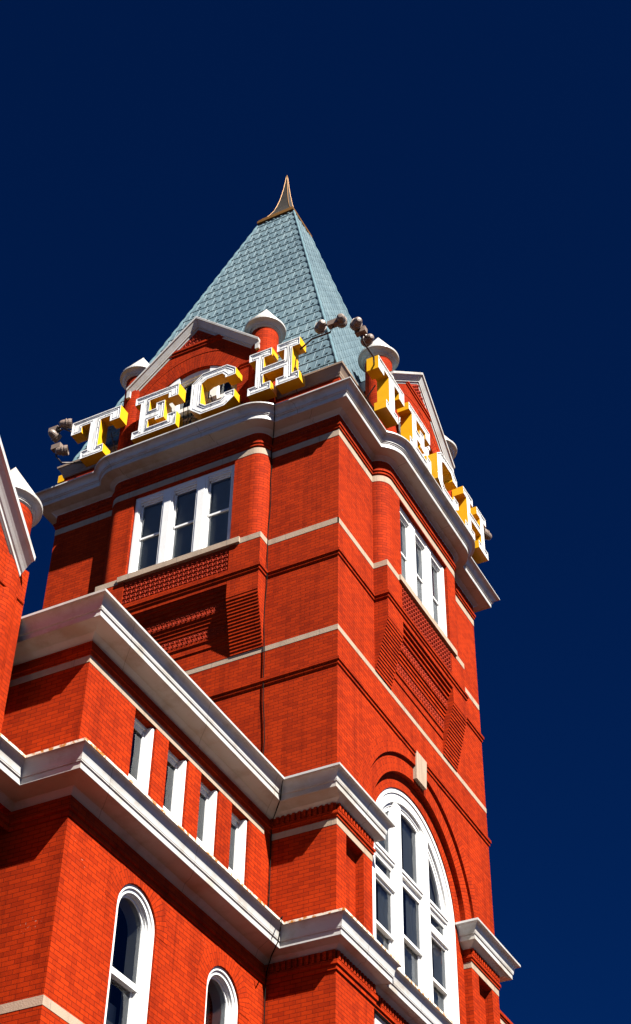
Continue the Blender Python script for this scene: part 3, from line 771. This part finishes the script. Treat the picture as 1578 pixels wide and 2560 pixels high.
# ================================================================ WING
def cprof(zt, h, pt, pf, rim=.05):
    """bed mould, soffit, fascia, cavetto; zt = top of the profile"""
    zb = zt-h
    return [(-.01, zb), (.03, zb+.02), (.045, zb+.03), (.10, zb+.062), (.115, zb+.07), (pf-.02, zb+.10), (pf-.004, zb+.095), (pf, zb+.10), (pf, zb+.205), (pf+.02, zb+.21), (pf+.022, zb+.23)] + \
        CAV(pf+.026, zb+.235, pt-pf-.04, zt-.052-zb-.235) + [(pt-.004, zt-.05)], [(pt-.004, zt-.05), (pt, zt-.045), (pt, zt), (pt-.02, zt+.006), (-.02, zt+.07)]
BIG, BIGR = cprof(17.95, .47, .56, .40); SML, SMLR = cprof(17.95, .47, .34, .19)
LB, LBR = cprof(15.09, .50, .57, .43); LT, LTR = cprof(15.09, .50, .43, .30); LS, LSR = cprof(15.09, .50, .38, .25)
up_path = [(-2.9, YW), (XW, YW), (XW, 0), (0, 0), (0, 1.475), (-.17, 1.475)]
up_far = [(-.17, 6.145), (0, 6.145), (0, W), (-3.0, W)]
lo_path = [(-2.42, -14.0), (-2.42, YW), (XW, YW), (XW, 0), (0, 0), (0, 1.475), (-.11, 1.475), (-.11, 6.145), (0, 6.145), (0, W), (-3.0, W)]
mb = MB(); sweep(mb, up_path, [BIG, BIG, BIG, SML, SML]); part(mb, 'upper_cornice', CORN); mb = MB(); sweep(mb, up_far, [SML, SML, BIG]); part(mb, 'upper_cornice', CORN)
mb = MB(); sweep(mb, up_path, [BIGR, BIGR, BIGR, SMLR, SMLR]); part(mb, 'drip_edge', WHITE); mb = MB(); sweep(mb, up_far, [SMLR, SMLR, BIGR]); part(mb, 'drip_edge', WHITE)
mb = MB(); sweep(mb, lo_path, [LB, LB, LB, LT, LS, LS, LS, LS, LS, LB]); part(mb, 'lower_cornice', CORN)
mb = MB(); sweep(mb, lo_path, [LBR, LBR, LBR, LTR, LSR, LSR, LSR, LSR, LSR, LBR]); part(mb, 'drip_edge', RUST)
# friezes: brick ledges and dentils
for path, lg, z0, z1 in ((up_path, ledge(17.325, 17.195, .05, .026), 17.335, 17.49), (up_far, ledge(17.325, 17.195, .05, .026), 17.335, 17.49), (lo_path, ledge(14.40, 14.225, .06, .03), 14.42, 14.58)):
    mb = MB(); sweep(mb, path, lg)
    for i in range(len(path)-1):
        a, b = path[i], path[i+1]; l = math.dist(a, b); d = ((b[0]-a[0])/l, (b[1]-a[1])/l); nx = (d[1], -d[0])
        if l < .3 or (path is not up_far and i < (3 if path is lo_path else 2)): continue
        g = lambda u, dd, z: (a[0]+d[0]*u+nx[0]*dd, a[1]+d[1]*u+nx[1]*dd, z)
        mb.face([g(0, .022, z0-.01), g(l, .022, z0-.01), g(l, .022, z1+.02), g(0, .022, z1+.02)])
        nd = int(l/.108); st = l/nd
        for j in range(nd): mb.box(g, (j+.12)*st, (j+.62)*st, .015, .06, z0, z1)
    part(mb, 'dentil_frieze', BRICK)
for pth in ([(-2.9, YW), (XW, YW), (XW, -.26)], [(XW, 0), (0, 0), (0, 1.475), (-.17, 1.475)], up_far):
    mb = MB(); sweep(mb, pth, [(-.02, 17.06), (.006, 17.06), (.006, 17.19), (-.02, 17.19)]); part(mb, 'stone_band', STONE)
mb = MB(); sweep(mb, [(-2.42, YW), (XW, YW), (XW, -5.0)], [(-.02, 11.30), (.006, 11.30), (.006, 11.44), (-.02, 11.44)]); mb.box(FW, -5.0, -.01, -.02, .006, 11.301, 11.441); part(mb, 'stone_band', STONE)
mb = MB(); mb.box(FR['R'], 1.70, 5.9, -.13, -.085, 12.6, 14.30); part(mb, 'stone_panel', plain_mat('pale_stone', (0.405, 0.3402, 0.2997), .8, .2, var=.08, scale=1.2))

mb = MB()
WIN = [(-4.63, -3.985), (-3.58, -2.925), (-2.50, -1.875), (-1.42, -.81)]
A1 = (-4.01, .555, 13.52); A2 = (-1.352, .530, 13.40)
wh = [[(a, 14.6), (b, 14.6), (b, 17.06), (a, 17.06)] for a, b in WIN]
ah = [[(c-r, 9.4), (c+r, 9.4)]+arc(c, z, r, 0, 180, 28) for c, r, z in (A1, A2)]
mb.panel(FW, [(YW, 0), (0, 0), (0, 18.0), (YW, 18.0)], wh+ah, 0)
for h in wh: mb.reveal(FW, h, 0, -.32)
for h in ah: mb.reveal(FW, h, 0, -.10)
mb.panel(FV, [(-9.0, 0), (XW, 0), (XW, 18.0), (-9.0, 18.0)], [], 0)
part(mb, 'wing_wall', BRICK)
mb = MB(); mb.box(I, -9, XW-.7, -5.9, -.05, 9, 17.9); part(mb, 'interior_wall', DARKIN)
for c, r, z in (A1, A2):
    mb = MB(); ring(mb, FW, c, z, r+.004, r+.33, .004, 0, 180, 36); part(mb, 'arch_voussoirs', BRICK)
mb = MB()
mb.face([(-9, YW, 18.0), (XW, YW, 18.0), (XW, -.002, 18.0), (-9, -.002, 18.0)]); part(mb, 'wing_roof', ROOFD)
def attic_window(a, b, variant):
    mb, pn, bl = MB(), MB(), MB(); f = FW; z0, z1 = 14.7, 17.06
    mb.box(f, a, a+.11, -.30, -.20, z0, z1-.03)
    for x0, x1, y0, y1 in ((b-.085, b, b-.07, b-.025),):
        mb.box(f, x0, x1, -.30, -.045, z0, z1-.03); mb.box(f, y0, y1, -.045, -.028, z0, z1-.03)
    mb.box(f, a, b, -.30, -.15, z1-.06, z1); mb.box(f, a+.11, b-.11, -.30, -.18, z1-.12, z1-.06)
    ia, ib = a+.11, b-.085; zm = 15.95
    for x0, x1 in ((ia, ia+.04), (ib-.04, ib)): mb.box(f, x0, x1, -.23, -.17, zm, z1-.12); mb.box(f, x0, x1, -.28, -.23, z0, zm)
    mb.box(f, ia, ib, -.27, -.18, zm-.045, zm+.04); mb.box(f, ia+.04, ib-.04, -.25, -.19, z1-.16, z1-.12)
    pn.face([f(ia, -.20, zm), f(ib, -.20, zm), f(ib, -.20, z1-.15), f(ia, -.20, z1-.15)]); pn.face([f(ia, -.26, z0), f(ib, -.26, z0), f(ib, -.26, zm), f(ia, -.26, zm)])
    bl.face([f(ia, -.44, z0), f(ib, -.44, z0), f(ib, -.44, 15.3 if variant else 15.6), f(ia, -.44, 15.3 if variant else 15.6)])
    return add_window(mb, 'sash_window', pn, [('blind', bl, BLIND)])
for i, (a, b) in enumerate(WIN): attic_window(a, b, i == 1)
def arch_win(c, r, z, blind):
    mb, pn, bl = MB(), MB(), MB(); f = FW; zb = 9.4
    arcbox(mb, f, c, z, r-.125, r-.002, -.4, -.06, 0, 180, 30); arcbox(mb, f, c, z, r-.06, r-.002, -.4, -.03, 0, 180, 30)
    arcbox(mb, f, c, z, r-.14, r-.125, -.4, -.10, 0, 180, 30); arcbox(mb, f, c, z, r-.18, r-.14, -.4, -.14, 0, 180, 30)
    for s in (-1, 1):
        for ra, rb, d in ((r-.125, r-.002, -.06), (r-.06, r-.002, -.03), (r-.14, r-.125, -.10), (r-.18, r-.14, -.14)):
            a, b = sorted((c+s*ra, c+s*rb)); mb.box(f, a, b, -.4, d, zb, z)
    ri = r-.135; zm = z-.92
    mb.box(f, c-ri, c+ri, -.28, -.13, zm-.05, zm+.05)
    for x0, x1 in ((c-ri+.05, c-ri+.09), (c+ri-.09, c+ri-.05)): mb.box(f, x0, x1, -.30, -.21, zb, zm-.05)
    pn.panel(f, [(c-ri+.03, zm+.05), (c+ri-.03, zm+.05)]+arc(c, z, ri-.045, 0, 180, 24), [], -.165)
    pn.face([f(c-ri+.03, -.225, zb), f(c+ri-.03, -.225, zb), f(c+ri-.03, -.225, zm-.05), f(c-ri+.03, -.225, zm-.05)])
    ex = []
    if blind:
        nb = 26
        for i in range(nb):
            za, zb_ = z+.42-i*.06, z+.42-i*.06-.05
            bl.face([f(c-ri, -.50, zb_), f(c+ri, -.50, zb_), f(c+ri, -.46, za), f(c-ri, -.46, za)])
        ex.append(('blind', bl, plain_mat('cream_blind', (0.3645, 0.3483, 0.2673), .8, .2, var=.05)))
    else:
        bl.face([f(c+ri*.35, -.50, zb), f(c+ri, -.50, zb), f(c+ri, -.50, zm-.2), f(c+ri*.35, -.50, zm-.2)]); ex.append(('curtain', bl, CURT))
    return add_window(mb, 'round_headed_window', pn, ex)
arch_win(*A1, False); arch_win(*A2, True)

# ================================================================ GABLED BLOCK at the left
mb = MB()
YE, YT = -6.58, -6.84           # corner of the projecting bay, tip of the rake
zr = lambda y: 18.93+(YT-y)*1.12
top = -10.2
FGL = lambda u, d, z: (-2.42+d, u, z)
mb.panel(FGL, [(-14, 0), (YE, 0), (YE, 18.9), (YT, zr(YT)-.1), (top, zr(top)-.1), (2*top-YT, zr(YT)-.1), (-14, 18.5)], [], 0)
mb.face([FGL(YE, 0, 0), FGL(YE, -1.5, 0), FGL(YE, -1.5, 18.9), FGL(YE, 0, 18.9)])
mb.face([(-2.9, YE, 0), (-2.9, YW, 0), (-2.9, YW, 18.3), (-2.9, YE, 18.3)])
for z1 in (18.25,): mb.box(FGL, -14, YE-.02, -.01, .025, z1-.06, z1)
part(mb, 'gable_block_wall', BRICK)
mb = MB(); mb.box(FGL, -14, YE-.001, -.02, .008, 13.95, 14.12); part(mb, 'stone_band', STONE)
mb = MB()
prof = [(-.40, .02), (-.385, .045), (-.36, .03), (-.34, .08), (-.29, .09), (-.27, .12), (-.22, .16), (-.16, .22), (-.11, .27), (-.10, .33), (-.02, .34), (0, .33), (.0, -.9)]
rows = []
for nn, d in prof: rows.append([FGL(top, d-.03, zr(top)+nn), FGL(YT, d-.03, zr(YT)+nn)])
mb.grid(rows); e = [r[1] for r in rows[:-1]]; mb.face(e+[FGL(YT, -.03, zr(YT))])
mb.face([FGL(YT, 0, zr(YT)), FGL(YT, 0, zr(YT)-.40), FGL(YT, -.9, zr(YT)-.40), FGL(YT, -.9, zr(YT))])
rows = []
for nn, d in prof: rows.append([FGL(top, d-.03, zr(top)+nn), FGL(2*top-YT, d-.03, zr(YT)+nn)])
mb.grid(rows)
part(mb, 'raking_coping', WHITE)
mb = MB()
for s in (1, -1):
    yb = YT if s > 0 else 2*top-YT
    mb.face([FGL(top, .2, zr(top)+.02), FGL(yb, .2, zr(YT)+.02), FGL(yb, -5, zr(YT)+.02), FGL(top, -5, zr(top)+.02)], uv=[(0, 0), (14, 0), (14, 12), (0, 12)])
part(mb, 'gable_block_roof', SHINGLE)
turret((-2.83, -6.95), .455, .60, 15.0, 20.06, 21.2)

# wing beyond the tower, only its eaves show
mb = MB(); mb.box(I, -8.0, -1.0, W+.02, 20.0, 0, 17.9); part(mb, 'rear_wing_wall', BRICK)
mb = MB(); mb.box(I, -1.02, -.994, W+.02, 20, 17.78, 17.905); part(mb, 'stone_band', STONE)
mb = MB(); mb.box(I, -8.0, -.94, W+.02, 20, 17.95, 18.03); mb.box(I, -8.0, -.97, W+.02, 20, 17.905, 17.95); part(mb, 'brick_ledge', BRICK)

# ================================================================ SIGN LETTERS
def letter_poly(ch, w_, h=1.40):
    k = w_
    if ch == 'T':
        st = .295; a = (k-st)/2; b = a+st; sb = .645; c0 = (k-sb)/2; c1 = c0+sb
        return [(c0, 0), (c1, 0), (c1, .26), (b, .26), (b, h-.23), (k-.285, h-.23), (k-.285, h-.43), (k, h-.43), (k, h), (0, h), (0, h-.43), (.30, h-.43), (.30, h-.23), (a, h-.23), (a, .26), (c0, .26)]
    if ch == 'E':
        return [(0, 0), (k, 0), (k, .44), (k-.25, .44), (k-.25, .23), (.42, .23), (.42, .50), (.62, .50), (.62, .40), (.86, .40), (.86, .98), (.62, .98), (.62, .80), (.42, .80), (.42, h-.23), (k-.27, h-.23), (k-.27, h-.40), (k, h-.40), (k, h), (0, h), (0, h-.24), (.17, h-.24), (.17, .24), (0, .24)]
    if ch == 'C':
        return [(.30, 0), (k-.25, 0), (k, .20), (k, .44), (k-.28, .44), (k-.28, .33), (k-.37, .25), (.42, .25), (.28, .38), (.28, h-.34), (.42, h-.25), (k-.37, h-.25), (k-.28, h-.36), (k-.28, h-.44), (k, h-.44), (k, h-.22), (k-.25, h), (.28, h), (0, h-.26), (0, .28)]
    if ch == 'H':
        s = .60; a, b = .19, .40
        L = [(0, 0), (s, 0), (s, .25), (b, .25), (b, .56), (k-b, .56), (k-b, .25), (k-s, .25), (k-s, 0), (k, 0), (k, .25), (k-a, .25), (k-a, h-.25), (k, h-.25), (k, h), (k-s, h), (k-s, h-.25), (k-b, h-.25), (k-b, .80), (b, .80), (b, h-.25), (s, h-.25), (s, h), (0, h), (0, h-.25), (a, h-.25), (a, .25), (0, .25)]
        return L
def inset(poly, d):
    n = len(poly); out = []
    for i in range(n):
        p0, p1, p2 = poly[i-1], poly[i], poly[(i+1) % n]
        def nrm(a, b):
            l = math.dist(a, b); return ((b[0]-a[0])/l, (b[1]-a[1])/l)
        d0, d1 = nrm(p0, p1), nrm(p1, p2); n0, n1 = (-d0[1], d0[0]), (-d1[1], d1[0])
        A = (p1[0]+n0[0]*d, p1[1]+n0[1]*d); B = (p1[0]+n1[0]*d, p1[1]+n1[1]*d)
        out.append(A if abs(d0[0]*d1[1]-d0[1]*d1[0]) < 1e-6 else line_x(A, d0, B, d1))
    return out
def make_letter(ch, k, u0, u1, label, z=28.51):
    f0 = FR[k]; base = Vector(f0((u0+u1)/2, .60, 28.2))
    T = thing('sign_letter', label, 'letter', base, 'rooftop sign letters')
    f = lambda u, d, zz: tuple(Vector(f0(u0+u, d, zz+z))-base)
    P = letter_poly(ch, u1-u0); Q = inset(P, .022)
    DF, DB, DP = .75, .44, .733
    mb = MB()
    mb.reveal(f, P, DB, DF); mb.panel(f, P, [], DB)
    mb.build('letter_side', YELLOW, T)
    mb = MB()
    mb.panel(f, Q, [], DP); mb.reveal(f, Q, DP, DF+.002); mb.panel(f, P, [Q], DF+.002)
    mb.build('letter_face', LETW, T)
    mb = MB(); q2 = inset(P, .075)
    mb.tube([f(u, .735, zz) for u, zz in q2], .009, n=6, closed=True)
    mb.build('neon_tube', NEON, T)
    rr = random.Random(ord(ch)*7+ord(k))          # dark feed-through studs
    for i in range(5):
        j = rr.randrange(len(q2)); a, b = q2[j], q2[(j+1) % len(q2)]; t = rr.uniform(.2, .8)
        c = (a[0]+(b[0]-a[0])*t, a[1]+(b[1]-a[1])*t)
        mb = MB(); mb.tube([f(c[0], DP, c[1]), f(c[0], .743, c[1])], .014, n=6); mb.build('tube_stud', CABLE, T)
    for t in (.30, .70):                           # steel stays to the wall behind
        mb = MB(); u = (u1-u0)*t; mb.tube([f(u, .46, .9), f(u, .05, 28.8-z)], .016, n=6); mb.build('support_bracket', DARKM, T)
    return T
LET = [('T', .62, 2.03, 'T'), ('E', 2.46, 3.68, 'E'), ('C', 4.05, 5.25, 'C'), ('H', 5.61, 6.95, 'H')]
LL = ['white letter T at the far left end of the left sign row', 'white letter E of the left sign row, before the gable window',
      'white letter C of the left sign row, under the gable peak', 'white letter H of the left sign row, before the brick turret']
for (ch, a, b, _), lab in zip(LET, LL): make_letter(ch, 'L', a, b, lab)
RL_ = ['letter T nearest the corner in the right sign row, wide yellow flank', 'letter E second from the corner in the right sign row',
       'letter C third from the corner in the right sign row, chamfered yellow flank', 'letter H at the far lower end of the right sign row']
for (ch, a, b), lab in zip((('T', .55, 1.97), ('E', 2.24, 3.47), ('C', 3.89, 5.12), ('H', 5.54, 7.0)), RL_): make_letter(ch, 'R', a, b, lab, 28.47)
make_letter('H', 'B', 5.61, 6.95, 'yellow end of a letter peeking out behind the left roof corner')

# ================================================================ FLOODLIGHTS
def lamp_mb(c, aim):
    mb = MB(); a = Vector(aim).normalized(); t = Vector((0, 0, 1)) if abs(a.z) < .9 else Vector((1, 0, 0))
    x = a.cross(t).normalized(); y = a.cross(x)
    pr = [(.0, -.17), (.05, -.165), (.085, -.13), (.105, -.07), (.115, 0), (.135, .005), (.135, .03), (.112, .035), (.112, .06), (.130, .065), (.130, .10), (.128, .12), (.128, .145), (.112, .15), (.105, .12), (0, .115)]
    n = 16
    for i in range(len(pr)-1):
        for k in range(n):
            A, B = 2*math.pi*k/n, 2*math.pi*(k+1)/n
            P = lambda r, l, an: tuple(Vector(c)+a*l+(x*math.cos(an)+y*math.sin(an))*r)
            q = [P(pr[i][0], pr[i][1], A), P(pr[i][0], pr[i][1], B), P(pr[i+1][0], pr[i+1][1], B), P(pr[i+1][0], pr[i+1][1], A)]
            if pr[i][0] == 0: q = [q[0], q[2], q[3]]
            if pr[i+1][0] == 0: q = q[:3]
            mb.face(q)
    return mb
def floodlight(arm, box_c, lamps, label):
    base = Vector(arm[0])
    T = thing('floodlight', label, 'floodlight', base, 'floodlights on the sign arms')
    L = lambda p: tuple(Vector(p)-base)
    mb = MB(); mb.tube([L(p) for p in arm], .022, n=8); mb.build('arm', DARKM, T)
    mb = MB(); b = Vector(L(box_c))
    mb.box(lambda u, d, z: (b.x+u, b.y+d, b.z+z), -.13, .13, -.07, .07, -.075, .075); mb.build('junction_box', LAMPM, T)
    for c, aim in lamps:
        o = lamp_mb(L(c), aim).build('lamp_head', LAMPM, T)
        mb = MB(); mb.tube([L(c), L(box_c)], .03, n=6); mb.build('lamp_knuckle', DARKM, o)
floodlight([(-.70, -.62, 29.62), (-.25, -.9, 29.46), (.22, -.9, 29.45), (.30, -.9, 29.62)], (.30, -.9, 29.71), [((-.02, -.9, 29.80), (-.45, .5, .1)), ((.50, -.9, 29.74), (-.25, .7, .15))], 'pair of brown floodlights on an arm right of the left-row letter H')
floodlight([(.62, .58, 29.60), (.9, -.03, 29.13), (.9, -.55, 29.10), (.9, -.66, 29.25)], (.9, -.69, 29.35), [((.9, -.90, 29.42), (-.5, .5, .2)), ((.9, -.31, 29.46), (-.6, .4, .2))], 'pair of brown floodlights above the corner, left of the right turret cap')
floodlight([(-6.9, -.62, 29.62), (-7.1, -.9, 29.65), (-7.36, -.9, 29.62)], (-7.40, -.9, 29.72), [((-7.07, -.9, 29.80), (.7, .4, .1)), ((-7.38, -.9, 29.54), (.2, .9, -.2))], 'upper brown floodlight pair by the left end of the sign')
floodlight([(-7.0, .02, 29.25), (-7.0, -.9, 28.43), (-7.2, -.9, 28.73), (-7.25, -.9, 28.95)], (-7.22, -.9, 29.05), [((-7.05, -.9, 28.86), (.8, .35, .1))], 'single brown floodlight just above the left gutter end')
floodlight([(.46, 6.9, 29.3), (.70, 7.02, 29.32)], (.66, 7.0, 29.36), [((.74, 7.0, 29.36), (-.3, -.7, .1))], 'small floodlight at the far end beside the last right-row letter')

# ================================================================ CABLE
mb = MB()
pts = [(-1.36, -.30, 28.20), (-1.345, -.60, 28.16), (-1.345, -.59, 28.08), (-1.40, -.47, 27.92), (-1.45, -.39, 27.78), (-1.62, -.10, 27.68), (-1.675, -.035, 27.5), (-1.68, -.07, 27.3), (-1.675, -.025, 26.8)]
z = 26.8
while z > 18.4:
    z -= .5; pts.append((-1.675+.02*math.sin(z*3)+(.0 if z > 21.5 else .10*math.sin((21.5-z)*.6)), -.03-(.03 if abs(z-23.6) < .3 else 0), z))
pts += [(-1.40, -.04, 18.15), (-1.0, -.40, 18.03), (-.82, -.56, 17.93), (-.86, -.53, 17.80), (-.93, -.44, 17.60), (-1.15, -.2, 17.52), (-1.32, -.05, 17.4), (-1.32, -.04, 16.5), (-1.33, -.03, 15.2), (-.9, -.45, 15.08), (-.66, -.72, 15.02), (-.72, -.66, 14.85), (-.81, -.57, 14.66), (-1.1, -.27, 14.60), (-1.27, -.12, 14.4), (-1.32, -.05, 14.0), (-1.33, -.03, 11)]
mb.tube(pts, .011, n=6)
o = mb.build('cable', CABLE); o['label'] = 'thin dark cable running down the tower beside the left bay'; o['category'] = 'cable'
# wires beside the letter E
mb = MB(); rr = random.Random(3)
for i in range(5):
    x = -3.85+.07*i; p = [(x, -.50, 28.25)]
    for j in range(1, 7): p.append((x+rr.uniform(-.06, .06), -.5+rr.uniform(-.05, .05), 28.25+j*.2))
    mb.tube(p, .009, n=5)
o = mb.build('wire_bundle', CABLE); o['label'] = 'tangle of thin black wires between the left-row letters E and C'; o['category'] = 'wire'

# ================================================================ GROUND
mb = MB(); mb.face([(-2500, -2500, 0), (2500, -2500, 0), (2500, 2500, 0), (-2500, 2500, 0)])
o = mb.build('ground', GROUND); o['kind'] = 'structure'
